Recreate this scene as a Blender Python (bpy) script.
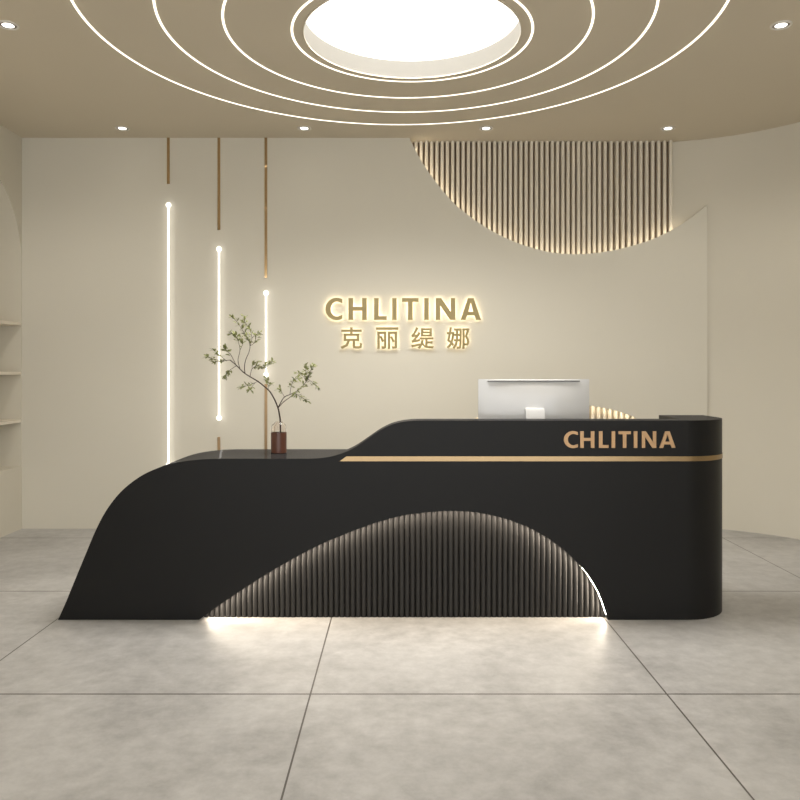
import bpy, bmesh, math, random
from mathutils import Vector, Matrix

for o in list(bpy.data.objects):
    bpy.data.objects.remove(o)
SC = bpy.context.scene
COL = SC.collection
random.seed(7)

# ------------------------------------------------------------------ camera, world, exposure
F, CX, CY, H = 764.0, 400.0, 370.0, 1.364      # focal length in pixels, principal point, eye height
cam_data = bpy.data.cameras.new('camera')
cam_data.sensor_width = 36.0
cam_data.lens = 36.0 * F / 800.0
cam_data.shift_y = -(400.0 - CY) / 800.0
cam_data.clip_start = 0.05
cam = bpy.data.objects.new('camera', cam_data)
COL.objects.link(cam)
cam.location = (0, 0, H)
cam.rotation_euler = (math.pi / 2, 0, 0)
SC.camera = cam

WORLD_STRENGTH = 2.8
DISC_STRENGTH = 2.0
DISC_POWER = 53.0
RING_STRENGTH = 2.0
TUBE_STRENGTH = 2.2
SPOT_POWER = 0.7
SIDE_SPOT_POWER = 50.0
ARCH_LED = 145.0
LETTER_LED = 7.0
RECESS_LED = 11.0
world = bpy.data.worlds.new('world')
SC.world = world
world.use_nodes = True
bgn = world.node_tree.nodes['Background']
bgn.inputs[0].default_value = (0.99, 0.99, 0.98, 1)
bgn.inputs[1].default_value = WORLD_STRENGTH
vs = SC.view_settings
vs.view_transform = 'Standard'
vs.look = 'None'
vs.gamma = 1.0
vs.use_curve_mapping = False
vs.exposure = 0.14

# ------------------------------------------------------------------ materials
def mat(name, col, rough=0.5, metal=0.0, spec=0.5, noise=0.0, nscale=3.0, bump=0.0, trans=0.0, ior=1.45, emit=None, es=0.0, coat=0.0):
    m = bpy.data.materials.new(name)
    m.use_nodes = True
    nt = m.node_tree
    b = nt.nodes['Principled BSDF']
    b.inputs['Base Color'].default_value = (*col, 1)
    b.inputs['Roughness'].default_value = rough
    b.inputs['Metallic'].default_value = metal
    b.inputs['Specular IOR Level'].default_value = spec
    b.inputs['IOR'].default_value = ior
    b.inputs['Transmission Weight'].default_value = trans
    b.inputs['Coat Weight'].default_value = coat
    if emit:
        b.inputs['Emission Color'].default_value = (*emit, 1)
        b.inputs['Emission Strength'].default_value = es
    if noise or bump:
        tc = nt.nodes.new('ShaderNodeTexCoord')
        n = nt.nodes.new('ShaderNodeTexNoise')
        n.inputs['Scale'].default_value = nscale
        n.inputs['Detail'].default_value = 6
        nt.links.new(tc.outputs['Object'], n.inputs['Vector'])
        if noise:
            r = nt.nodes.new('ShaderNodeMapRange')
            r.inputs[3].default_value = 1 - noise
            r.inputs[4].default_value = 1 + noise
            r.inputs[1].default_value = 0.3
            r.inputs[2].default_value = 0.7
            nt.links.new(n.outputs['Fac'], r.inputs[0])
            mx = nt.nodes.new('ShaderNodeVectorMath')
            mx.operation = 'SCALE'
            mx.inputs[0].default_value = col
            nt.links.new(r.outputs[0], mx.inputs['Scale'])
            nt.links.new(mx.outputs[0], b.inputs['Base Color'])
        if bump:
            bp = nt.nodes.new('ShaderNodeBump')
            bp.inputs['Strength'].default_value = bump
            bp.inputs['Distance'].default_value = 0.002
            nt.links.new(n.outputs['Fac'], bp.inputs['Height'])
            nt.links.new(bp.outputs[0], b.inputs['Normal'])
    return m

def emitter(name, col, s):
    m = bpy.data.materials.new(name)
    m.use_nodes = True
    nt = m.node_tree
    nt.nodes.remove(nt.nodes['Principled BSDF'])
    e = nt.nodes.new('ShaderNodeEmission')
    e.inputs[0].default_value = (*col, 1)
    e.inputs[1].default_value = s
    nt.links.new(e.outputs[0], nt.nodes['Material Output'].inputs['Surface'])
    return m

WARM = (1.0, 0.88, 0.72)
M = {}
M['paint'] = mat('beige_wall_paint', (0.66, 0.62, 0.525), 0.7, spec=0.25, noise=0.015, nscale=1.2, bump=0.05)
M['panel'] = mat('beige_panel_paint', (0.68, 0.645, 0.555), 0.65, spec=0.25, noise=0.012, nscale=1.0, bump=0.04)
M['ceil'] = mat('beige_ceiling_paint', (0.66, 0.59, 0.47), 0.75, spec=0.2, noise=0.01, nscale=1.0)
M['slat'] = mat('beige_slat_lacquer', (0.76, 0.70, 0.59), 0.5, spec=0.3)
M['backing'] = mat('brown_slat_backing', (0.22, 0.165, 0.11), 0.7, spec=0.2, noise=0.03, nscale=5)
M['cove'] = mat('white_cove_paint', (0.56, 0.545, 0.51), 0.6, spec=0.3)
M['shelf'] = mat('pale_shelf_laminate', (0.82, 0.755, 0.64), 0.45, noise=0.03, nscale=6)
M['black'] = mat('charcoal_satin_lacquer', (0.0095, 0.0092, 0.009), 0.42, spec=0.25, noise=0.02, nscale=2)
def gloss_top():
    m = bpy.data.materials.new('charcoal_gloss_top')
    m.use_nodes = True
    N, L = m.node_tree.nodes, m.node_tree.links
    N.remove(N['Principled BSDF'])
    d = N.new('ShaderNodeBsdfDiffuse'); d.inputs[0].default_value = (0.03, 0.029, 0.029, 1)
    g = N.new('ShaderNodeBsdfGlossy'); g.inputs[0].default_value = (0.9, 0.9, 0.92, 1); g.inputs['Roughness'].default_value = 0.07
    x = N.new('ShaderNodeMixShader')
    tc = N.new('ShaderNodeTexCoord'); nz = N.new('ShaderNodeTexNoise'); nz.inputs['Scale'].default_value = 2.0
    mr = N.new('ShaderNodeMapRange'); mr.inputs[3].default_value = 0.11; mr.inputs[4].default_value = 0.14
    L.new(tc.outputs['Object'], nz.inputs['Vector']); L.new(nz.outputs['Fac'], mr.inputs[0]); L.new(mr.outputs[0], x.inputs[0])
    L.new(d.outputs[0], x.inputs[1]); L.new(g.outputs[0], x.inputs[2])
    L.new(x.outputs[0], N['Material Output'].inputs['Surface'])
    return m
M['blacktop'] = gloss_top()
M['flute'] = mat('charcoal_fluted_lacquer', (0.018, 0.017, 0.0165), 0.45, spec=0.4, noise=0.05, nscale=8)
M['brass'] = mat('polished_brass', (0.36, 0.255, 0.14), 0.24, metal=1.0, noise=0.03, nscale=12)
M['brass_mirror'] = mat('mirror_brass', (0.60, 0.44, 0.26), 0.05, metal=1.0, noise=0.03, nscale=12)
M['brass_soft'] = mat('brushed_brass', (0.42, 0.29, 0.165), 0.42, metal=0.8, noise=0.03, nscale=12)
M['gold'] = mat('matt_gold_letter', (0.32, 0.255, 0.12), 0.45, metal=0.35, noise=0.03, nscale=20)
M['rosegold'] = mat('rose_gold_letter', (0.52, 0.33, 0.18), 0.42, metal=0.6, noise=0.03, nscale=20)
M['glow_disc'] = emitter('ceiling_membrane_glow', (1.0, 0.95, 0.86), DISC_STRENGTH)
M['glow_ring'] = emitter('ring_glow', (1.0, 0.92, 0.78), RING_STRENGTH)
M['glow_tube'] = emitter('tube_glow', (1.0, 0.95, 0.86), TUBE_STRENGTH)
M['glow_arch'] = emitter('arch_led_glow', (1.0, 0.87, 0.70), ARCH_LED)
M['glow_low'] = emitter('low_arch_led_glow', (1.0, 0.86, 0.66), 18.0)
M['glow_letter'] = emitter('letter_halo_glow', (1.0, 0.84, 0.56), LETTER_LED)
M['glow_recess'] = emitter('recess_led_glow', (1.0, 0.86, 0.66), RECESS_LED)
M['glow_lamp'] = emitter('downlight_glow', (1.0, 0.95, 0.86), 4.0)
M['rim'] = mat('white_lamp_rim', (0.72, 0.68, 0.62), 0.35)
M['reflector'] = mat('lamp_reflector', (0.22, 0.20, 0.175), 0.35, metal=0.5)
M['mac'] = mat('silver_white_casing', (0.74, 0.74, 0.74), 0.22, metal=0.0, spec=0.6, noise=0.01, nscale=3, coat=0.4)
M['mac_dark'] = mat('dark_vent', (0.22, 0.22, 0.22), 0.5, noise=0.05, nscale=9)
M['screen'] = mat('black_screen', (0.01, 0.01, 0.012), 0.08, noise=0.02, nscale=9)
M['glass'] = mat('clear_glass', (0.98, 0.95, 0.93), 0.02, trans=1.0, ior=1.3, noise=0.01, nscale=3)
M['amber'] = mat('brown_sleeve', (0.13, 0.052, 0.033), 0.3, spec=0.5, noise=0.12, nscale=18)
M['bark'] = mat('dark_bark', (0.055, 0.036, 0.026), 0.8, noise=0.3, nscale=60)
M['leaf'] = mat('olive_green_leaf', (0.20, 0.215, 0.08), 0.5, spec=0.3, noise=0.45, nscale=22)

def floor_mat():
    m = bpy.data.materials.new('grey_stone_tile')
    m.use_nodes = True
    nt = m.node_tree
    N, L = nt.nodes, nt.links
    b = N['Principled BSDF']
    tc = N.new('ShaderNodeTexCoord')
    sep = N.new('ShaderNodeSeparateXYZ')
    L.new(tc.outputs['Object'], sep.inputs[0])
    def math_(op, a, bb=None):
        n = N.new('ShaderNodeMath')
        n.operation = op
        for i, v in enumerate((a, bb)):
            if v is None: continue
            if isinstance(v, (int, float)): n.inputs[i].default_value = v
            else: L.new(v, n.inputs[i])
        return n.outputs[0]
    def joint(sock, off, per, w):
        a = math_('SUBTRACT', sock, off - per * 20 - per / 2)
        a = math_('MODULO', a, per)
        a = math_('SUBTRACT', a, per / 2)
        a = math_('ABSOLUTE', a)
        return math_('LESS_THAN', a, w / 2)
    jx = joint(sep.outputs[0], -0.377, 1.5, 0.007)
    jy = joint(sep.outputs[1], 3.216, 1.495, 0.010)
    j = math_('MAXIMUM', jx, jy)
    n1 = N.new('ShaderNodeTexNoise'); n1.inputs['Scale'].default_value = 1.3; n1.inputs['Detail'].default_value = 9; n1.inputs['Roughness'].default_value = 0.62
    n1.inputs['Distortion'].default_value = 0.6
    n2 = N.new('ShaderNodeTexNoise'); n2.inputs['Scale'].default_value = 11; n2.inputs['Detail'].default_value = 8; n2.inputs['Roughness'].default_value = 0.7
    L.new(tc.outputs['Object'], n1.inputs['Vector']); L.new(tc.outputs['Object'], n2.inputs['Vector'])
    s = math_('ADD', math_('MULTIPLY', n1.outputs['Fac'], 0.5), math_('MULTIPLY', n2.outputs['Fac'], 0.5))
    cr = N.new('ShaderNodeValToRGB')
    cr.color_ramp.elements[0].position = 0.33; cr.color_ramp.elements[0].color = (0.30, 0.292, 0.283, 1)
    cr.color_ramp.elements[1].position = 0.62; cr.color_ramp.elements[1].color = (0.52, 0.51, 0.497, 1)
    L.new(s, cr.inputs[0])
    mx = N.new('ShaderNodeMix'); mx.data_type = 'RGBA'
    L.new(j, mx.inputs[0]); L.new(cr.outputs[0], mx.inputs[6]); mx.inputs[7].default_value = (0.10, 0.09, 0.08, 1)
    L.new(mx.outputs[2], b.inputs['Base Color'])
    rr = math_('ADD', math_('MULTIPLY', n2.outputs['Fac'], 0.2), 0.32)
    L.new(rr, b.inputs['Roughness'])
    b.inputs['Specular IOR Level'].default_value = 0.4
    bp = N.new('ShaderNodeBump'); bp.inputs['Strength'].default_value = 0.15; bp.inputs['Distance'].default_value = 0.003
    L.new(math_('SUBTRACT', n2.outputs['Fac'], math_('MULTIPLY', j, 2.0)), bp.inputs['Height'])
    L.new(bp.outputs[0], b.inputs['Normal'])
    return m
M['floor'] = floor_mat()

# ------------------------------------------------------------------ helpers
def P(x, y, d):                                   # photo pixel at a known distance -> (X, Z)
    return ((x - CX) * d / F, H + (CY - y) * d / F)

def link(name, bm, m, parent=None, origin=(0, 0, 0), smooth=False):
    me = bpy.data.meshes.new(name)
    bmesh.ops.recalc_face_normals(bm, faces=bm.faces)
    off = Vector(origin)
    if parent is not None:
        off = parent.location.copy()
        if parent.parent is not None:
            off += parent.parent.location
    bmesh.ops.translate(bm, verts=bm.verts, vec=-off)
    bm.to_mesh(me); bm.free()
    for mm in (m if isinstance(m, (list, tuple)) else [m]):
        me.materials.append(mm)
    if smooth:
        for p in me.polygons: p.use_smooth = True
        try: me.set_sharp_from_angle(angle=math.radians(35))
        except Exception: pass
    o = bpy.data.objects.new(name, me)
    COL.objects.link(o)
    if parent is not None: o.parent = parent
    else: o.location = off
    return o

def thing(name, label, cat, loc, group=None):
    o = bpy.data.objects.new(name, None)
    o.empty_display_size = 0.05
    COL.objects.link(o)
    o.location = loc
    return tag(o, label, cat, group)

def tag(o, label, cat, group=None):
    o['label'] = label; o['category'] = cat
    if group: o['group'] = group
    return o

def struct(o, label=None):
    o['kind'] = 'structure'
    return o

def box(bm, x0, x1, y0, y1, z0, z1, bevel=0.0):
    r = bmesh.ops.create_cube(bm, size=1)
    bmesh.ops.scale(bm, vec=(x1 - x0, y1 - y0, z1 - z0), verts=r['verts'])
    bmesh.ops.translate(bm, vec=((x0 + x1) / 2, (y0 + y1) / 2, (z0 + z1) / 2), verts=r['verts'])
    if bevel:
        es = list({e for v in r['verts'] for e in v.link_edges})
        bmesh.ops.bevel(bm, geom=es, offset=bevel, segments=3, profile=0.7, affect='EDGES')

def plate(loops, t0, t1, axis='Y', grow=0.0, bm=None):
    """solid plate with holes: loops of (u, v); axis Y: u=X, v=Z; axis X: u=Y, v=Z; axis Z: u=X, v=Y."""
    c = bpy.data.curves.new('tmp', 'CURVE')
    c.dimensions = '2D'; c.fill_mode = 'BOTH'
    K = 30.0
    c.extrude = (t1 - t0) / 2 * K; c.bevel_depth = max(grow, 0) * K; c.bevel_resolution = 1; c.offset = min(grow, 0) * K
    for lp in loops:
        s = c.splines.new('POLY')
        s.points.add(len(lp) - 1)
        for p, (u, v) in zip(s.points, lp): p.co = (u * K, v * K, 0, 1)
        s.use_cyclic_u = True
    o = bpy.data.objects.new('tmp', c); COL.objects.link(o)
    dg = bpy.context.evaluated_depsgraph_get()
    me = bpy.data.meshes.new_from_object(o.evaluated_get(dg))
    bpy.data.objects.remove(o); bpy.data.curves.remove(c)
    b2 = bmesh.new(); b2.from_mesh(me); bpy.data.meshes.remove(me)
    bmesh.ops.scale(b2, vec=(1 / K, 1 / K, 1 / K), verts=b2.verts)
    bmesh.ops.remove_doubles(b2, verts=b2.verts, dist=1e-5)
    tm = (t0 + t1) / 2
    for f in b2.faces: f.smooth = False
    for v in b2.verts:
        u, w, z = v.co
        v.co = {'Y': (u, tm + z, w), 'X': (tm + z, u, w), 'Z': (u, w, tm + z)}[axis]
    bmesh.ops.recalc_face_normals(b2, faces=b2.faces)
    if bm is None: return b2
    me = bpy.data.meshes.new('tmp'); b2.to_mesh(me); b2.free()
    bm.from_mesh(me); bpy.data.meshes.remove(me)
    return bm

def tube(bm, pts, radii, n=8):
    pts = [Vector(p) for p in pts]
    if not isinstance(radii, (list, tuple)): radii = [radii] * len(pts)
    rings = []
    up = Vector((0.3, 0.9, 0.2)).normalized()
    for i, p in enumerate(pts):
        t = (pts[min(i + 1, len(pts) - 1)] - pts[max(i - 1, 0)]).normalized()
        a = t.cross(up)
        if a.length < 1e-3: a = t.cross(Vector((1, 0, 0)))
        a.normalize(); b = t.cross(a)
        rings.append([bm.verts.new(p + radii[i] * (math.cos(2 * math.pi * k / n) * a + math.sin(2 * math.pi * k / n) * b)) for k in range(n)])
    for r0, r1 in zip(rings, rings[1:]):
        for k in range(n): bm.faces.new((r0[k], r0[(k + 1) % n], r1[(k + 1) % n], r1[k]))
    bm.faces.new(rings[0]); bm.faces.new(list(reversed(rings[-1])))

def lathe(bm, prof, c, n=40, closed=False):
    """prof of (radius, z) around a vertical axis through c=(x, y); closed=True joins last to first."""
    rings = []
    for r, z in prof:
        rings.append([bm.verts.new((c[0] + r * math.cos(2 * math.pi * k / n), c[1] + r * math.sin(2 * math.pi * k / n), z)) for k in range(n)])
    pairs = list(zip(rings, rings[1:])) + ([(rings[-1], rings[0])] if closed else [])
    for r0, r1 in pairs:
        for k in range(n): bm.faces.new((r0[k], r0[(k + 1) % n], r1[(k + 1) % n], r1[k]))
    if not closed:
        bm.faces.new(rings[0]); bm.faces.new(list(reversed(rings[-1])))

def ball(bm, c, r):
    q = bmesh.ops.create_uvsphere(bm, u_segments=20, v_segments=12, radius=r)
    bmesh.ops.translate(bm, vec=c, verts=q['verts'])

def smoothline(pts, k=6):                          # Catmull-Rom through the points
    out = []
    n = len(pts)
    for i in range(n - 1):
        p0, p1, p2, p3 = (Vector(pts[max(i - 1, 0)]), Vector(pts[i]), Vector(pts[i + 1]), Vector(pts[min(i + 2, n - 1)]))
        for s in range(k):
            t = s / k
            out.append(tuple(0.5 * ((2 * p1) + (p2 - p0) * t + (2 * p0 - 5 * p1 + 4 * p2 - p3) * t * t + (3 * p1 - p0 - 3 * p2 + p3) * t ** 3)))
    out.append(tuple(pts[-1]))
    return out

# ------------------------------------------------------------------ the room
XL, ZC = -3.248, H + 1.995                         # left wall, ceiling height
DB, DP = 6.71, 6.565                                # back wall and the plane of its panel
X0, R = 2.10, 1.38                                 # where the back wall starts to bend, and its radius
XR = X0 + R
YF = -3.5                                          # unseen front side behind the camera, left open for world fill light
TOP = ZC + 0.16

bm = bmesh.new(); box(bm, XL - 0.4, XR + 0.2, YF, DB + 0.2, -0.12, 0.0)
struct(link('floor', bm, M['floor']))

def circle(cx, cy, r, n=160): return [(cx + r * math.cos(2 * math.pi * k / n), cy + r * math.sin(2 * math.pi * k / n)) for k in range(n)]
DISC = (0.072, 4.575, 0.648)
bm = plate([[(XL - 0.4, YF), (XR + 0.2, YF), (XR + 0.2, DB + 0.2), (XL - 0.4, DB + 0.2)], circle(*DISC)], ZC, ZC + 0.13, 'Z')
for f in bm.faces:                                 # the cove wall around the glowing membrane is painted white
    c = f.calc_center_median()
    if abs(f.normal.z) < 0.3 and (c.x - DISC[0]) ** 2 + (c.y - DISC[1]) ** 2 < 1: f.material_index = 1
struct(link('ceiling', bm, [M['ceil'], M['cove']]))

bm = bmesh.new(); box(bm, XL - 0.1, X0, DB, DB + 0.12, 0, ZC)
struct(link('wall_back', bm, M['paint']))

# right wall: tangent to the back wall, bends round a wide radius, then runs straight to the front
bm = bmesh.new()
path = []
for k in range(41):
    a = math.pi / 2 * k / 40
    path.append(((X0 + R * math.sin(a), DB - R + R * math.cos(a)), (math.sin(a), math.cos(a))))
path.append(((XR, YF), (1, 0)))
rows = []
for (x, y), (nx, ny) in path:
    rows.append([bm.verts.new(v) for v in ((x, y, 0), (x, y, ZC), (x + nx * 0.12, y + ny * 0.12, ZC), (x + nx * 0.12, y + ny * 0.12, 0))])
for a, b in zip(rows, rows[1:]):
    for k in range(4): bm.faces.new((a[k], a[(k + 1) % 4], b[(k + 1) % 4], b[k]))
bm.faces.new(rows[0]); bm.faces.new(list(reversed(rows[-1])))
struct(link('wall_right', bm, M['paint'], smooth=True))

# left wall with an arched niche
NY0, NY1, NSILL, NSPR = 5.02, 6.555, 0.54, 2.27
nr = (NY1 - NY0) / 2
arch = [(NY0, NSILL), (NY1, NSILL)] + [((NY0 + NY1) / 2 + nr * math.cos(a), NSPR + nr * math.sin(a)) for a in [math.pi * k / 40 for k in range(41)]]
bm = plate([[(YF, 0), (DB, 0), (DB, ZC), (YF, ZC)], arch], XL - 0.30, XL, 'X')
box(bm, XL - 0.36, XL - 0.30, YF, DB, 0, ZC)
struct(link('wall_left', bm, M['paint']))

# panel in front of the back wall: its top edge sweeps down in a shallow bowl, a low arched opening sits behind the desk
bowl_px = [(409.5, 138.7), (415, 149.5), (422.75, 163), (435, 180.75), (452.5, 201.75), (470, 216.5), (487.5, 228.3), (505, 237.5), (522.5, 244.7), (540, 249.8), (556, 252.9), (572, 254), (588, 253.6), (602.5, 252), (620, 248.8), (637.5, 244.2), (655, 238), (672.5, 229.5), (690, 218.5), (707.3, 204.5)]
bowl = [P(x, y, DP) for x, y in bowl_px]
bowl[0] = (bowl[0][0], ZC)
bowl = smoothline([(x, 0, z) for x, z in bowl], 4); bowl = [(p[0], p[2]) for p in bowl]
PX1 = bowl[-1][0]
low = []
LX, LA, LW, LB = 1.34, 1.20, 0.74, H + (CY - 404.6) * DP / F
for k in range(61):
    a = math.pi * k / 60
    u = LW * math.cos(a)
    low.append((LX + u, LB * (1 - abs(u / LA) ** 2.5) ** (1 / 2.5)))
outline = [(XL, 0.0), (LX - LW, 0.0)] + list(reversed(low)) + [(LX + LW, 0.0), (PX1, 0.0)] + list(reversed(bowl)) + [(XL, ZC)]
bm = plate([outline], DP, DP + 0.025, 'Y')
struct(link('trim_1', bm, M['panel']))

# ------------------------------------------------------------------ slats on the back wall
def wall_at(s):                                    # arc length from X0 -> point on wall, inward normal
    if s <= 0: return (X0 + s, DB), (0, -1)
    a = s / R
    return (X0 + R * math.sin(a), DB - R + R * math.cos(a)), (-math.sin(a), -math.cos(a))
def bowl_z(x):
    for (xa, za), (xb, zb) in zip(bowl, bowl[1:]):
        if xa <= x <= xb: return za + (zb - za) * (x - xa) / (xb - xa)
    return bowl[0][1] if x < bowl[0][0] else bowl[-1][1]
def slat(bm, s, z0, z1, w=0.026, d=0.05, off=0.0):
    (x, y), (nx, ny) = wall_at(s)
    x += nx * off; y += ny * off
    tx, ty = -ny, nx
    vs_ = []
    for z in (z0, z1):
        for a, b in ((-w / 2, 0.0), (w / 2, 0.0), (w / 2, d - 0.006), (w / 2 - 0.006, d), (-w / 2 + 0.006, d), (-w / 2, d - 0.006)):
            vs_.append(bm.verts.new((x + tx * a + nx * b, y + ty * a + ny * b, z)))
    lo, hi = vs_[:6], vs_[6:]
    for k in range(6): bm.faces.new((lo[k], lo[(k + 1) % 6], hi[(k + 1) % 6], hi[k]))
    bm.faces.new(lo); bm.faces.new(list(reversed(hi)))

def s_for(px):                                     # arc length whose slat front shows at a photo column
    s = P(px, 0, DB - 0.05)[0] - X0
    for _ in range(30):
        (x, y), (nx, ny) = wall_at(s)
        s += (px - (CX + F * (x + nx * 0.05) / (y + ny * 0.05))) * 0.006
    return s
def backing(bm, s0, s1, zlo, zhi, n=60, off=0.0):
    rows = []
    for i in range(n + 1):
        s = s0 + (s1 - s0) * i / n
        (x, y), (nx, ny) = wall_at(s)
        z0, z1 = zlo(x), zhi(x)
        x += nx * off; y += ny * off
        rows.append([bm.verts.new(v) for v in ((x, y, z0), (x, y, z1), (x + nx * 0.008, y + ny * 0.008, z1), (x + nx * 0.008, y + ny * 0.008, z0))])
    for a, b in zip(rows, rows[1:]):
        for k in range(4): bm.faces.new((a[k], a[(k + 1) % 4], b[(k + 1) % 4], b[k]))
    bm.faces.new(rows[0]); bm.faces.new(list(reversed(rows[-1])))
t = thing('slat_screen', 'upper screen of vertical beige slats hanging from the ceiling in a bowl outline', 'slat screen', (1.2, DB, 1.6))
cols = [416 + 5.25 * i for i in range(36)] + [605.3 + 5.95 * i for i in range(12)]
bm = bmesh.new()
ss = [s_for(c) for c in cols]
for s in ss: slat(bm, s, max(bowl_z(wall_at(s)[0][0]) - 0.10, 1.2), ZC, 0.027, 0.055)
link('slats', bm, M['slat'], t)
bm = bmesh.new(); backing(bm, ss[0] - 0.03, ss[-1], lambda x: bowl_z(x) - 0.10, lambda x: ZC)
link('backing_board', bm, M['backing'], t)

t = thing('slat_screen', 'low arched screen of beige slats behind the black counter and computer', 'slat screen', (LX, DB, 0))
bm = bmesh.new()
zl = lambda x: LB * (1 - min(1, abs((x - LX) / LA)) ** 2.5) ** (1 / 2.5) + 0.05
x = LX - LW - 0.02
while x < LX + LW + 0.02:
    slat(bm, x - X0, 0.002, zl(x), 0.027, 0.052, 0.004)
    x += 0.05
link('slats', bm, M['slat'], t)
bm = bmesh.new(); backing(bm, LX - LW - 0.05 - X0, LX + LW - X0, lambda x: 0.002, zl, off=0.004)
link('backing_board', bm, M['slat'], t)

# LED lines hidden behind the edges of the panel
def strip_along(pts, y0, y1, th, inward, housed=False):
    # housed: only the face turned away from the edge gives light, the rest is a dark channel
    bm = bmesh.new()
    rows = []
    n = len(pts)
    for i, (x, z) in enumerate(pts):
        xa, za = pts[max(i - 1, 0)]; xb, zb = pts[min(i + 1, n - 1)]
        l = math.hypot(xb - xa, zb - za) or 1
        nx, nz = -(zb - za) / l * inward, (xb - xa) / l * inward
        rows.append([bm.verts.new(v) for v in ((x, y0, z), (x, y1, z), (x + nx * th, y1, z + nz * th), (x + nx * th, y0, z + nz * th))])
    for a, b in zip(rows, rows[1:]):
        for k in range(4):
            f = bm.faces.new((a[k], a[(k + 1) % 4], b[(k + 1) % 4], b[k]))
            if housed and k != 2: f.material_index = 1
    for rw in (rows[0], list(reversed(rows[-1]))):
        f = bm.faces.new(rw)
        if housed: f.material_index = 1
    return bm
b_in = [(x, z - 0.020) for x, z in bowl if x < 2.45 and z < ZC - 0.03]
tag(link('led_strip', strip_along(b_in, DP + 0.028, DP + 0.036, 0.006, 1), M['glow_recess'], origin=(1.3, DP, 2.4)), 'warm light line hidden behind the curved panel edge under the upper slats', 'light strip')
l_in = [(x, z + 0.012) for x, z in reversed(low) if 0.25 < x < 2.43 and z > 0.3]
tag(link('led_strip', strip_along(l_in, DP + 0.028, DP + 0.036, 0.006, -1), M['glow_low'], origin=(LX, DP, 1.0)), 'warm light line along the edge of the low slatted arch behind the counter', 'light strip')

# ------------------------------------------------------------------ ceiling lights
t = thing('ceiling_light', 'big round glowing white light sunk in the middle of the ceiling', 'ceiling light', (DISC[0], DISC[1], ZC + 0.115))
bm = bmesh.new(); lathe(bm, [(DISC[2] - 0.002, ZC + 0.115), (DISC[2] - 0.002, ZC + 0.125)], DISC[:2], 96)
link('diffuser', bm, M['glow_disc'], t)
ad = bpy.data.lights.new('bulb', 'AREA')
ad.shape = 'DISK'; ad.size = 2 * DISC[2] - 0.01; ad.energy = DISC_POWER; ad.color = (1.0, 0.965, 0.91); ad.spread = math.radians(128)
ao = bpy.data.objects.new('bulb', ad); COL.objects.link(ao)
ao.parent = t; ao.location = (0, 0, -0.105)
bm = bmesh.new(); lathe(bm, [(DISC[2] + 0.006, ZC - 0.004), (DISC[2] + 0.006, ZC), (DISC[2] - 0.004, ZC), (DISC[2] - 0.004, ZC - 0.004)], DISC[:2], 96, closed=True)
link('rim', bm, M['ceil'], t)
rings = [(0.072, 4.571, 0.712, 'innermost and smallest glowing ring line around the round ceiling light'),
         (0.045, 4.529, 1.068, 'second glowing ring line counted out from the round ceiling light'),
         (0.032, 4.496, 1.411, 'third glowing ring line counted out from the round ceiling light'),
         (0.000, 4.413, 1.795, 'outermost and largest glowing ring line on the ceiling')]
for cx, cy, r, lab in rings:
    bm = bmesh.new()
    lathe(bm, [(r + 0.0065, ZC - 0.003), (r + 0.0065, ZC), (r - 0.0065, ZC), (r - 0.0065, ZC - 0.003)], (cx, cy), 160, closed=True)
    tag(link('ring_light', bm, M['glow_ring'], origin=(cx, cy, ZC)), lab, 'ring light', 'concentric ring lights on the ceiling')

def make_downlight(x, y, lab, power=SPOT_POWER, cone=120, blend=1.0):
    t = thing('downlight', lab, 'downlight', (x, y, ZC), 'recessed ceiling downlights')
    bm = bmesh.new(); lathe(bm, [(0.060, ZC), (0.058, ZC - 0.006), (0.050, ZC - 0.008), (0.046, ZC - 0.003), (0.046, ZC)], (x, y), 32, closed=True)
    link('trim_ring', bm, M['rim'], t, smooth=True)
    bm = bmesh.new(); lathe(bm, [(0.046, ZC - 0.0005), (0.046, ZC - 0.003), (0.033, ZC - 0.0035), (0.033, ZC - 0.0005)], (x, y), 32, closed=True)
    link('reflector', bm, M['reflector'], t)
    bm = bmesh.new(); lathe(bm, [(0.033, ZC - 0.0005), (0.033, ZC - 0.003), (0.026, ZC - 0.005), (0.012, ZC - 0.006)], (x, y), 32)
    link('lens', bm, M['glow_lamp'], t, smooth=True)
    ld = bpy.data.lights.new('bulb', 'SPOT')
    ld.energy = power; ld.color = (1.0, 0.95, 0.88); ld.spot_size = math.radians(cone); ld.spot_blend = blend; ld.shadow_soft_size = 0.04
    lo = bpy.data.objects.new('bulb', ld); COL.objects.link(lo)
    lo.parent = t; lo.location = (0, 0, -0.02)
    return t
make_downlight(-2.29, 6.30, 'small downlight near the back wall above the leftmost tall light tube')
make_downlight(-0.79, 6.30, 'small downlight near the back wall just right of the brass strips')
make_downlight(0.71, 6.30, 'small downlight in front of the left half of the upper slats')
make_downlight(2.21, 6.30, 'small downlight in front of the right end of the upper slats')
make_downlight(-2.266, 4.417, 'larger looking downlight at the left edge of the ceiling outside the rings', SIDE_SPOT_POWER, 164, 0.45)
make_downlight(2.203, 4.417, 'larger looking downlight at the right edge of the ceiling outside the rings', SIDE_SPOT_POWER, 164, 0.45)

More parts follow.
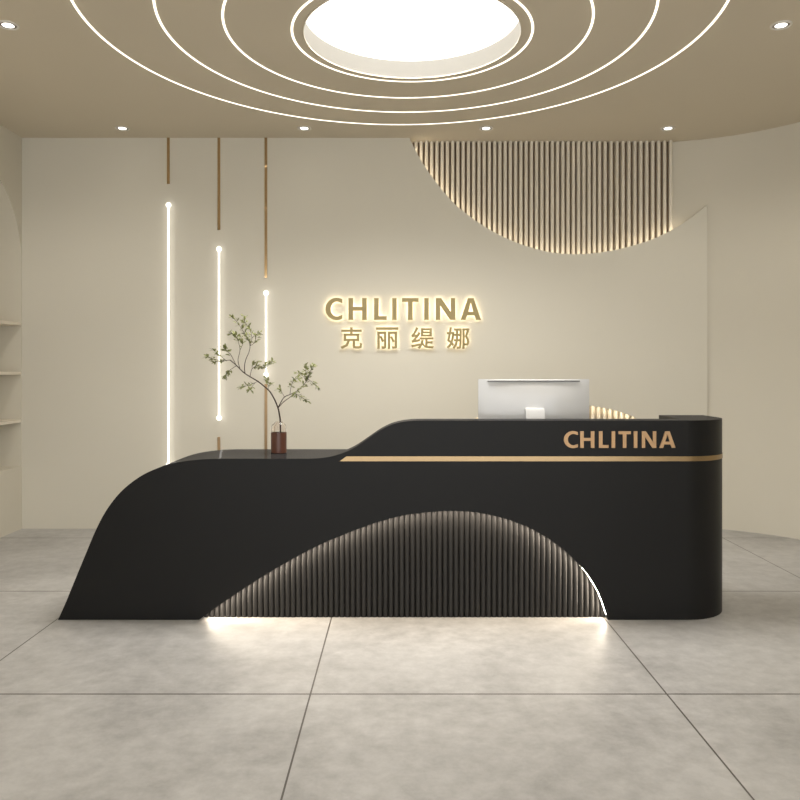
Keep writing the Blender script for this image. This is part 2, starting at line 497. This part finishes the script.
# ------------------------------------------------------------------ brass strips with light tubes on the panel
def wall_tube(px, brass, ytop, ybot, lab):
    x, _ = P(px, 0, DP)
    t = thing('tube_light', lab, 'wall light', (x, DP, 0), 'brass strips with light tubes on the back panel')
    for ya, yb in brass:
        za, zb = P(0, yb, DP)[1], P(0, ya, DP)[1]
        if ya < 140: zb = ZC
        bm = bmesh.new(); box(bm, x - 0.0115, x + 0.0115, DP - 0.008, DP, max(za, 0.0), zb)
        link('brass_strip', bm, M['brass_mirror'] if ya < 200 else M['brass_soft'], t)
    dt = DP - 0.028
    x = P(px, 0, dt)[0]
    z0, z1 = P(0, ybot, dt)[1], P(0, ytop, dt)[1]
    bm = bmesh.new(); tube(bm, [(x, dt, z0), (x, dt, z1)], 0.0080, 16)
    link('tube', bm, M['glow_tube'], t, smooth=True)
    for z in (z0, z1):
        bm = bmesh.new(); ball(bm, (x, dt, z), 0.022)
        link('end_ball', bm, M['glow_tube'], t, smooth=True)
    return t
wall_tube(168.5, [(139, 184)], 205, 465, 'leftmost tall light tube under a short brass strip on the back panel')
wall_tube(219.0, [(139, 230), (437, 500)], 249, 418, 'middle light tube between a brass strip above and a brass stub below')
wall_tube(266.0, [(139, 278), (384, 500)], 293, 375, 'rightmost and shortest light tube with the longest brass strip above, by the branch')

# ------------------------------------------------------------------ shelves in the niche
for z, lab in ((H + 0.395, 'top pale shelf in the arched niche on the left wall'), (H - 0.025, 'middle pale shelf in the arched niche on the left wall'), (H - 0.435, 'bottom pale shelf in the arched niche on the left wall')):
    bm = bmesh.new(); box(bm, XL - 0.30, XL - 0.004, NY0, NY1, z - 0.014, z + 0.010, 0.002)
    tag(link('shelf', bm, M['shelf'], origin=(XL - 0.15, (NY0 + NY1) / 2, z - 0.014)), lab, 'shelf', 'shelves in the wall niche')

# ------------------------------------------------------------------ reception desk
D1, D2, D3 = 4.17, 4.32, 4.67                      # front face, back of the front ledge, back of the desk
XC, RC = 1.573, 0.28                               # corner centre, radius
TOPZ = P(0, 420.5, D1)[1]
TIERZ = P(0, 458.7, D1)[1]
desk = thing('reception_desk', 'long black wave shaped reception desk with a fluted lit arch and gold line', 'reception desk', (0.0, 4.42, 0.0))

left_px = [(58, 620), (66, 602), (75, 580), (84.5, 557), (95, 532), (105, 512.5), (117, 496), (129, 484.5), (143, 474.8), (158, 468), (172, 463.6), (186, 461), (202, 459.3), (218, 458.7)]
s_px = [(300, 458.7), (314, 458.5), (329, 456.9), (344, 452.6), (356, 446.7), (368, 438.6), (380, 430.4), (392, 424.6), (404, 421.7), (416, 420.6), (428, 420.5)]
left = [P(x, y, D1) for x, y in left_px]
left[0] = (left[0][0], 0.0)
left = [(p[0], p[2]) for p in smoothline([(x, 0, z) for x, z in left], 4)]
scur = [P(x, y, D1) for x, y in s_px]
scur = [(p[0], p[2]) for p in smoothline([(x, 0, z) for x, z in scur], 4)]
arch_px = [(199, 620), (221, 604), (253, 582.6), (288, 561.5), (316.5, 546.5), (335, 538.2), (355, 530.3), (377, 522.5), (400, 516.2), (422, 512.9), (445, 511.2), (465, 511.5), (480, 513), (498, 516.8), (514.5, 521.8), (534, 530.2), (553, 541.6), (569.5, 554.8), (586, 572.5), (599, 594), (608, 620)]
archw = [P(x, y, D1) for x, y in arch_px]
archw = [(p[0], p[2]) for p in smoothline([(x, 0, z) for x, z in archw], 4)]
archw[0] = (archw[0][0], 0.0); archw[-1] = (archw[-1][0], 0.0)

def topfaces(bm):
    bm.normal_update()
    for f in bm.faces:
        if f.normal.z > 0.6: f.material_index = 1
outline = left + scur + [(XC, TOPZ), (XC, 0.0)] + list(reversed(archw))
bm = plate([outline], D1, D2, 'Y'); topfaces(bm)
link('front_panel', bm, [M['black'], M['blacktop']], desk)

# left tier behind the front panel
tier = left + [(0.16, TIERZ), (0.16, 0.0)]
bm = plate([tier], D2, D3, 'Y'); topfaces(bm)
link('side_tier', bm, [M['black'], M['blacktop']], desk)

# right end block with a rounded front corner
plan = [(XC, D1)] + [(XC + RC * math.sin(a), D1 + RC - RC * math.cos(a)) for a in [math.pi / 2 * k / 24 for k in range(1, 25)]] + [(XC + RC, D3), (1.582, D3), (1.582, D2), (XC, D2)]
bm = plate([plan], 0.0, TOPZ, 'Z'); topfaces(bm)
link('end_block', bm, [M['black'], M['blacktop']], desk, smooth=True)

# working surface behind the raised front
WZ = 0.795
bm = bmesh.new(); box(bm, 0.165, 1.58, D2, 4.98, WZ - 0.04, WZ, 0.003)
link('work_surface', bm, M['black'], desk)
bm = bmesh.new(); box(bm, 0.165, 0.19, D2 + 0.36, 4.95, 0, WZ - 0.04); 
link('support_panel', bm, M['black'], desk)
bm = bmesh.new(); box(bm, 1.515, 1.545, D2 + 0.0, 4.95, 0, WZ - 0.04)
link('support_panel', bm, M['black'], desk)

# fluted infill of the arch
bm = bmesh.new()
def arch_z(x):
    for (xa, za), (xb, zb) in zip(archw, archw[1:]):
        if xa <= x <= xb: return za + (zb - za) * (x - xa) / (xb - xa)
    return 0.0
FP = 0.0300
fx0, fx1 = archw[0][0] + 0.012, archw[-1][0] - 0.003
prev = None
n = int((fx1 - fx0) / FP * 10)
for i in range(n + 1):
    x = fx0 + (fx1 - fx0) * i / n
    ph = ((x - fx0) / FP) % 1.0
    d = D1 + 0.056 - 0.015 * math.sqrt(max(0.0, 1 - (2 * ph - 1) ** 2))
    zt = max(arch_z(x), 0.002)
    cur = [bm.verts.new(v) for v in ((x, d, 0), (x, d, zt), (x, D1 + 0.075, zt), (x, D1 + 0.075, 0))]
    if prev:
        for k in range(4): bm.faces.new((prev[k], prev[(k + 1) % 4], cur[(k + 1) % 4], cur[k]))
    else: bm.faces.new(cur)
    prev = cur
bm.faces.new(list(reversed(prev)))
link('fluted_panel', bm, M['flute'], desk, smooth=True)
# light line on the underside of the arch
led = archw[2:-1]
link('led_strip', strip_along(led, D1 + 0.007, D1 + 0.015, 0.0005, -1, True), [M['glow_arch'], M['black']], desk)

# gold line
gz0, gz1 = P(0, 461.2, D1)[1], P(0, 456.3, D1)[1]
bm = bmesh.new()
pth = [((P(339.5, 0, D1)[0], P(346.5, 0, D1)[0]), D1, (0, -1)), ((XC, XC), D1, (0, -1))]
rows = []
def grow_(x0, x1, y, nx, ny, t=0.003):
    return [bm.verts.new(v) for v in ((x0, y, gz0), (x1, y, gz1), (x1 + nx * t, y + ny * t, gz1), (x0 + nx * t, y + ny * t, gz0))]
for (xa, xb), y, (nx, ny) in pth: rows.append(grow_(xa, xb, y, nx, ny))
for k in range(1, 21):
    a = math.pi / 2 * k / 20
    rows.append(grow_(XC + RC * math.sin(a), XC + RC * math.sin(a), D1 + RC - RC * math.cos(a), math.sin(a), -math.cos(a)))
rows.append(grow_(XC + RC, XC + RC, D3, 1, 0))
for a, b in zip(rows, rows[1:]):
    for k in range(4): bm.faces.new((a[k], a[(k + 1) % 4], b[(k + 1) % 4], b[k]))
bm.faces.new(rows[0]); bm.faces.new(list(reversed(rows[-1])))
o = link('brass_line', bm, M['brass'], desk); o['label'] = 'polished gold line along the desk'

# ------------------------------------------------------------------ lettering
def letter_loops(ch, w):
    s, h = 0.215, 0.175                            # vertical and horizontal stroke, cap height 1
    if ch == 'I': return [[(0, 0), (w, 0), (w, 1), (0, 1)]]
    if ch == 'L': return [[(0, 0), (w, 0), (w, h), (s, h), (s, 1), (0, 1)]]
    if ch == 'T':
        c = w / 2
        return [[(c - s / 2, 0), (c + s / 2, 0), (c + s / 2, 1 - h), (w, 1 - h), (w, 1), (0, 1), (0, 1 - h), (c - s / 2, 1 - h)]]
    if ch == 'H':
        a, b = 0.5 - h / 2 + 0.01, 0.5 + h / 2 + 0.01
        return [[(0, 0), (s, 0), (s, a), (w - s, a), (w - s, 0), (w, 0), (w, 1), (w - s, 1), (w - s, b), (s, b), (s, 1), (0, 1)]]
    if ch == 'N':
        t = 0.205
        return [[(0, 0), (t, 0), (t, 0.66), (w - 0.235, 0), (w, 0), (w, 1), (w - t, 1), (w - t, 0.36), (0.245, 1), (0, 1)]]
    if ch == 'A':
        c = w / 2
        def xl(z, e): return e * 1.0 + (c - 0.125) * z
        return [[(0, 0), (0.225, 0), (0.30, 0.21), (w - 0.30, 0.21), (w - 0.225, 0), (w, 0), (c + 0.135, 1), (c - 0.135, 1)],
                [(0.355, 0.375), (w - 0.355, 0.375), (c, 0.80)]]
    if ch == 'C':
        pts = []
        rx, rz = w * 0.665, 0.515
        cx, cz = rx, 0.5
        N_ = 26
        a0, a1 = math.radians(53), math.radians(307)
        for k in range(N_ + 1):
            a = a0 + (a1 - a0) * k / N_
            pts.append((cx + rx * math.cos(a), cz + rz * math.sin(a)))
        pts[0] = (w, 0.955); pts[-1] = (w, 0.045)
        b0, b1 = math.radians(305), math.radians(55)
        inn = []
        for k in range(N_ + 1):
            a = b0 + (b1 - b0) * k / N_
            inn.append((cx + 0.01 + (rx - 0.225) * math.cos(a), cz + (rz - 0.172) * math.sin(a)))
        inn[0] = (w, 0.225); inn[-1] = (w, 0.775)
        return [pts + inn]

def place(loops, x0, z0, sx, sz): return [[(x0 + u * sx, z0 + v * sz) for u, v in lp] for lp in loops]

WORD = 'CHLITINA'
wall_l = [(325.35, 342.3), (348.4, 366.75), (374, 386.8), (392.1, 396.7), (402, 418.6), (424.2, 428.8), (435.8, 455.35), (460.6, 481.1)]
desk_l = [(563.75, 577.7), (580, 594.2), (598.7, 608.3), (611.3, 614.9), (618.2, 630.5), (633.5, 637.1), (641.5, 656), (659, 675.3)]
GLYPHS = {
 '克': [[(253,492),(748,492),(748,331),(253,331)],[(459,841),(459,740),(70,740),(70,671),(459,671),(459,559),(180,559),(180,263),(337,263),(265,89),(43,-13),(68,-46),(87,-82),(335,47),(417,263),(566,263),(566,35),(590,-48),(685,-70),(844,-70),(930,-33),(959,118),(923,131),(889,149),(877,27),(838,2),(693,2),(652,8),(643,36),(643,263),(825,263),(825,559),(535,559),(535,671),(934,671),(934,740),(535,740),(535,841)]],
 '丽': [[(200,399),(254,294),(296,196),(357,223),(314,318),(258,421)],[(638,388),(694,286),(738,191),(797,218),(753,311),(695,411)],[(53,780),(53,707),(947,707),(947,780)],[(108,604),(108,-79),(178,-79),(178,535),(379,535),(379,13),(376,1),(363,-3),(272,-2),(295,-74),(371,-72),(420,-61),(446,-34),(453,13),(453,604)],[(541,604),(541,-79),(612,-79),(612,535),(826,535),(826,11),(822,-2),(809,-6),(713,-5),(735,-75),(815,-73),(867,-63),(893,-37),(900,11),(900,604)]],
 '缇': [[(519,601),(817,601),(817,519),(519,519)],[(519,736),(817,736),(817,655),(519,655)],[(453,792),(453,462),(886,462),(886,792)],[(41,52),(54,-20),(382,61),(374,126)],[(467,288),(416,98),(316,-40),(372,-83),(438,-3),(488,97),(612,-29),(790,-59),(947,-59),(956,-24),(970,9),(794,8),(704,14),(704,151),(914,151),(914,215),(704,215),(704,330),(950,330),(950,395),(385,395),(385,330),(635,330),(635,34),(565,85),(513,175),(534,278)],[(61,424),(102,436),(229,454),(121,319),(78,275),(43,254),(67,184),(134,204),(379,248),(376,312),(170,281),(290,427),(401,590),(340,629),(276,523),(139,508),(226,650),(304,808),(233,838),(156,665),(94,557),(64,516),(37,496)]],
 '娜': [[(568,724),(568,554),(480,554),(480,724)],[(336,315),(336,250),(408,250),(368,100),(283,-35),(327,-82),(424,75),(468,250),(565,250),(560,76),(549,7),(537,-9),(521,-12),(438,-9),(450,-44),(456,-78),(549,-76),(581,-66),(606,-38),(627,161),(630,753),(630,791),(342,791),(342,724),(419,724),(419,554),(349,554),(349,489),(419,489),(419,437),(415,315)],[(567,489),(566,315),(475,315),(480,436),(480,489)],[(688,793),(688,-79),(752,-79),(752,733),(875,733),(793,451),(863,325),(880,220),(875,171),(860,139),(830,128),(779,130),(791,97),(796,65),(855,66),(883,73),(905,85),(934,134),(943,211),(926,326),(855,458),(954,769),(907,796),(897,793)],[(178,566),(256,566),(235,384),(198,233),(125,297)],[(56,272),(172,166),(112,64),(37,-7),(81,-65),(159,11),(221,112),(267,49),(312,104),(249,182),(297,379),(321,631),(282,637),(270,635),(189,635),(215,840),(155,843),(130,635),(43,635),(43,566),(118,566),(88,406)]],
}
# wall sign: letters stand off the panel, each lit from behind
DL = DP - 0.040
sx, sz = P(403, 322, DL)
sign = thing('wall_sign', 'gold halo lit two line name sign on the beige back panel', 'sign', (sx, DP, sz))
def raised(loops, cx, cz, parent, front, thick, m, grow=0.0, halo=None):
    lt = link('letter', plate(loops, front, front + thick, 'Y', grow=grow), m, parent)
    if halo is not None:
        link('halo_light', plate(loops, front + thick, front + thick + 0.004, 'Y', grow=halo), M['glow_letter'], lt)
    return lt
zt, zb = P(0, 298.0, DL)[1], P(0, 319.9, DL)[1]
for ch, (a, b) in zip(WORD, wall_l):
    xa, xb = P(a, 0, DL)[0], P(b, 0, DL)[0]
    hgt = zt - zb
    raised(place(letter_loops(ch, (xb - xa) / hgt), xa, zb, hgt, hgt), 0, 0, sign, DL, 0.018, M['gold'], 0.0, -0.004)
cjk = [('克', 341.0, 361.9), ('丽', 376.4, 397.9), ('缇', 411.8, 433.4), ('娜', 447.2, 469.2)]
czt, czb = P(0, 327.6, DL)[1], P(0, 348.4, DL)[1]
for ch, a, b in cjk:
    lp = GLYPHS[ch]
    us = [u for l in lp for u, v in l]; vz = [v for l in lp for u, v in l]
    u0, u1, v0, v1 = min(us), max(us), min(vz), max(vz)
    xa, xb = P(a, 0, DL)[0], P(b, 0, DL)[0]
    lp = [[((u - u0) / (u1 - u0), (v - v0) / (v1 - v0)) for u, v in l] for l in lp]
    raised(place(lp, xa, czb, xb - xa, czt - czb), 0, 0, sign, DL, 0.018, M['gold'], 0.0035, 0.0)

# desk lettering: eight flat letters fixed to the front
zt, zb = P(0, 431.2, D1)[1], P(0, 447.8, D1)[1]
for ch, (a, b) in zip(WORD, desk_l):
    xa, xb = P(a, 0, D1)[0], P(b, 0, D1)[0]
    hgt = zt - zb
    lt = link('letter', plate(place(letter_loops(ch, (xb - xa) / hgt), xa, zb, hgt, hgt), D1 - 0.006, D1, 'Y'), M['rosegold'], desk)
    lt['label'] = 'rose gold letter on the desk front'

# ------------------------------------------------------------------ computer, seen from behind
MD = 4.50
mx0, mx1 = P(478.4, 0, MD + 0.02)[0], P(589.6, 0, MD + 0.02)[0]
mz1 = P(0, 379.2, MD)[1]
mz0 = mz1 - 0.455
mc = (mx0 + mx1) / 2
comp = thing('computer', 'white all in one desktop computer seen from behind above the counter', 'computer', (mc, MD + 0.03, WZ))
bm = bmesh.new()                                   # casing: flat front with thin edges, back swelling towards the middle
nu, nv = 28, 22
grid = []
for j in range(nv + 1):
    row = []
    for i in range(nu + 1):
        u, v = i / nu * 2 - 1, j / nv * 2 - 1
        d = 0.034 * (max(0.0, 1 - abs(u) ** 2.2)) ** 0.8 * (max(0.0, 1 - abs(v) ** 2.4)) ** 0.8
        row.append(bm.verts.new((mc + u * (mx1 - mx0) / 2, MD + 0.035 - 0.006 - d, (mz0 + mz1) / 2 + v * (mz1 - mz0) / 2)))
    grid.append(row)
for j in range(nv):
    for i in range(nu): bm.faces.new((grid[j][i], grid[j][i + 1], grid[j + 1][i + 1], grid[j + 1][i]))
border = grid[0] + [grid[j][nu] for j in range(1, nv + 1)] + [grid[nv][i] for i in range(nu - 1, -1, -1)] + [grid[j][0] for j in range(nv - 1, 0, -1)]
fr = [bm.verts.new((v.co.x, MD + 0.035, v.co.z)) for v in border]
nb = len(border)
for k in range(nb): bm.faces.new((border[k], border[(k + 1) % nb], fr[(k + 1) % nb], fr[k]))
bm.faces.new(fr)
case = link('casing', bm, M['mac'], comp, smooth=True)
vx0, vx1 = P(488, 0, MD)[0], P(580.5, 0, MD)[0]
vz = P(0, 381.1, MD)[1]
bm = bmesh.new(); box(bm, vx0, vx1, MD + 0.0135, MD + 0.032, vz - 0.0035, vz + 0.0035, 0.0015)
link('vent', bm, M['mac_dark'], case)
bm = bmesh.new(); box(bm, mx0 + 0.008, mx1 - 0.008, MD + 0.035, MD + 0.037, mz0 + 0.05, mz1 - 0.008)
link('screen', bm, M['screen'], comp)
# stand: a bent sheet from the middle of the back down to the foot
nx0, nx1 = P(525, 0, MD)[0], P(543.6, 0, MD)[0]
nz1 = P(0, 408, MD - 0.03)[1]
prof = [(MD + 0.0, nz1), (MD - 0.022, nz1 - 0.004), (MD - 0.032, nz1 - 0.02), (MD - 0.048, nz1 - 0.10), (MD - 0.060, nz1 - 0.20), (MD - 0.066, WZ + 0.03), (MD - 0.055, WZ + 0.012), (MD - 0.03, WZ + 0.009), (MD + 0.13, WZ + 0.007)]
bm = bmesh.new()
rows = []
for i, (y, z) in enumerate(prof):
    ya, za = prof[max(i - 1, 0)]; yb, zb_ = prof[min(i + 1, len(prof) - 1)]
    l = math.hypot(yb - ya, zb_ - za)
    ny, nz = -(zb_ - za) / l, (yb - ya) / l
    th = 0.006
    rows.append([bm.verts.new(v) for v in ((nx0, y, z), (nx1, y, z), (nx1, y + ny * th, z + nz * th), (nx0, y + ny * th, z + nz * th))])
for a, b in zip(rows, rows[1:]):
    for k in range(4): bm.faces.new((a[k], a[(k + 1) % 4], b[(k + 1) % 4], b[k]))
bm.faces.new(rows[0]); bm.faces.new(list(reversed(rows[-1])))
link('stand_neck', bm, M['mac'], comp, smooth=True)
bm = bmesh.new(); box(bm, mc - 0.10, mc + 0.10, MD - 0.06, MD + 0.14, WZ, WZ + 0.007, 0.002)
link('stand_foot', bm, M['mac'], comp)

# ------------------------------------------------------------------ vase and branch
VD = 4.46
vx = P(278.8, 0, VD)[0]
VR = 0.0455
zbase = TIERZ + 0.0012
ztop = P(0, 421.5, VD)[1]
zs = P(0, 432.2, VD)[1]
vase = thing('vase', 'small bottle vase with clear glass top and brown lower half on the low counter', 'vase', (vx, VD, zbase))
bm = bmesh.new()
lathe(bm, [(0.0435, zbase + 0.009), (0.0435, zs + 0.035), (0.039, zs + 0.045), (0.026, zs + 0.055), (0.021, ztop), (0.018, ztop), (0.023, zs + 0.053), (0.036, zs + 0.042), (0.040, zs + 0.034), (0.040, zbase + 0.013)], (vx, VD), 40)
link('glass_bottle', bm, M['glass'], vase, smooth=True)
bm = bmesh.new()
lathe(bm, [(VR - 0.002, zbase), (VR, zbase + 0.002), (VR, zs), (VR - 0.0015, zs), (VR - 0.0018, zbase + 0.008), (0.001, zbase + 0.008), (0.001, zbase)], (vx, VD), 40, closed=True)
link('brown_sleeve', bm, M['amber'], vase, smooth=True)

BD = VD
def B(x, y, dy=0.0):
    X, Z = P(x, y, BD)
    return Vector((X * (BD + dy) / BD, BD + dy, H + (Z - H) * (BD + dy) / BD))
branch = thing('branch', 'thin leafy green olive branch standing in the brown bottle vase', 'plant', (vx, VD, zbase + 0.012))
bm = bmesh.new()
def bough(pts, r0, r1):
    pts = smoothline(pts, 4)
    n = len(pts)
    tube(bm, pts, [r0 + (r1 - r0) * i / (n - 1) for i in range(n)], 7)
    return pts
main = bough([B(280.6, 450.2), B(280.4, 431.7), B(280.3, 421), B(279.3, 414), B(278, 408), B(274.5, 399.5), B(269.7, 391.4, -0.01), B(264, 386.2, -0.015), B(257.8, 381.3, -0.02), B(250.5, 377, -0.02), B(243.6, 372.4, -0.01), B(236, 365, 0), B(230, 360, 0.01)], 0.0052, 0.0028)
link('stem', bm, M['bark'], branch, smooth=True)
bm = bmesh.new()
twigs = []
def tw(pts, r0=0.0022, r1=0.0009): twigs.append(bough([B(*p) for p in pts], r0, r1))
tw([(278, 408, 0), (281, 402, 0.02), (284.5, 397, 0.03), (290, 394.5, 0.04), (297, 391, 0.05), (303, 385.5, 0.06), (308, 379, 0.07), (309, 373, 0.07)], 0.0032, 0.0015)
tw([(278, 408, 0), (283, 402.5, -0.02), (289, 398, -0.04), (295, 394, -0.05), (301, 397, -0.06), (306, 400, -0.07)], 0.0026, 0.001)
tw([(308, 379, 0.07), (313, 383, 0.08), (318.5, 387.5, 0.08)], 0.0015)
tw([(306, 382, 0.06), (303, 376, 0.04), (297, 373, 0.03)], 0.0015)
tw([(309, 374, 0.07), (312, 368, 0.08), (314, 365, 0.09)], 0.0014)
tw([(308, 379, 0.07), (306, 371, 0.06), (305, 366, 0.06)], 0.0014)
tw([(290, 394.5, 0.04), (291, 387, 0.02), (294, 380, 0.0), (300, 378, -0.02)], 0.0016)
tw([(284.5, 397, 0.03), (281, 391, 0.05), (279, 389, 0.05)], 0.0014)
tw([(245, 373.5, -0.01), (244.5, 366, -0.02), (246, 359, -0.03), (249, 352, -0.03), (250, 346, -0.03), (248, 339, -0.04), (243, 331, -0.05), (237, 322, -0.05), (232, 316.5, -0.05)], 0.0026, 0.0009)
tw([(250, 346, -0.03), (252, 338, -0.02), (250, 330, 0.0), (245, 322, 0.0), (244, 317, 0.0)], 0.0018)
tw([(252, 338, -0.02), (257, 334, 0.0), (261, 333, 0.01)], 0.0014)
tw([(250, 346, -0.03), (255, 342, -0.05), (256, 336, -0.06)], 0.0014)
tw([(240, 369, 0), (238, 360, 0.03), (240, 350, 0.05), (238, 341, 0.06), (235, 335, 0.06), (229, 333, 0.06)], 0.0022)
tw([(240, 350, 0.05), (243, 343, 0.06), (241, 337, 0.07)], 0.0014)
tw([(230, 360, 0.01), (222, 361, 0.02), (213, 362, 0.02)], 0.0018)
tw([(226, 360.5, 0.01), (219, 354.5, 0.0), (213, 350, 0.0)], 0.0016)
tw([(219, 360.5, 0.02), (211, 358, 0.03), (206, 356, 0.03)], 0.0013)
tw([(236, 365, 0), (231, 355, -0.03), (226, 350, -0.04), (223, 347.5, -0.04)], 0.0018)
tw([(236, 366, 0), (230, 370, -0.04), (227, 373, -0.05), (224, 377, -0.05)], 0.0018)
tw([(250, 377, -0.02), (252, 369, 0.02), (257, 366, 0.04), (263, 367, 0.05), (268, 364, 0.06), (273, 361.5, 0.06)], 0.0018)
tw([(252, 369, 0.02), (253, 364, 0.03), (258, 361, 0.04)], 0.0013)
tw([(257.8, 381.3, -0.02), (252, 384, -0.05), (246, 386, -0.07), (240, 387, -0.08)], 0.0016)
tw([(255, 383, -0.04), (251, 388, -0.05), (249, 390, -0.05)], 0.0012)
tw([(268, 390, -0.01), (269, 384, 0.03), (267, 379, 0.04)], 0.0014)
link('twigs', bm, M['bark'], branch, smooth=True)

bm = bmesh.new()
def leaf(p, d, up, L, W):
    d = d.normalized(); s = d.cross(up)
    if s.length < 1e-3: s = Vector((1, 0, 0))
    s.normalize(); nrm = s.cross(d)
    prof = [(0, 0.06), (0.22, 0.72), (0.45, 1.0), (0.70, 0.80), (0.90, 0.35), (1.0, 0.03)]
    L_, C_, R_ = [], [], []
    for t_, w_ in prof:
        c = p + d * L * t_ - nrm * (0.10 * L * t_ * t_)
        C_.append(bm.verts.new(c)); L_.append(bm.verts.new(c + s * W / 2 * w_ + nrm * W * 0.12 * w_)); R_.append(bm.verts.new(c - s * W / 2 * w_ + nrm * W * 0.12 * w_))
    for i in range(len(prof) - 1):
        bm.faces.new((C_[i], C_[i + 1], L_[i + 1], L_[i])); bm.faces.new((R_[i], R_[i + 1], C_[i + 1], C_[i]))
rng = random.Random(11)
for ti, pts in enumerate(twigs):
    n = len(pts)
    start = 0.55 if ti in (0, 1, 8, 12) else 0.30
    pl = sum((Vector(b) - Vector(a)).length for a, b in zip(pts, pts[1:]))
    cnt = max(6, int(pl * (1 - start) / 0.0036))
    for k in range(cnt):
        f = start + (1 - start) * (k + rng.random() * 0.6) / cnt
        i = min(int(f * (n - 1)), n - 2)
        p = Vector(pts[i]).lerp(Vector(pts[i + 1]), f * (n - 1) - i)
        t_ = (Vector(pts[i + 1]) - Vector(pts[i])).normalized()
        side = Vector((rng.uniform(-1, 1), rng.uniform(-1, 1), rng.uniform(-0.7, 0.7)))
        d = t_ * 0.6 + side * 0.9
        p = p + side * rng.uniform(0.0, 0.010)
        leaf(p, d, Vector((rng.uniform(-.6, .6), rng.uniform(-1, 0.2), 1)), rng.uniform(0.018, 0.032), rng.uniform(0.009, 0.015))
link('leaves', bm, M['leaf'], branch, smooth=True)
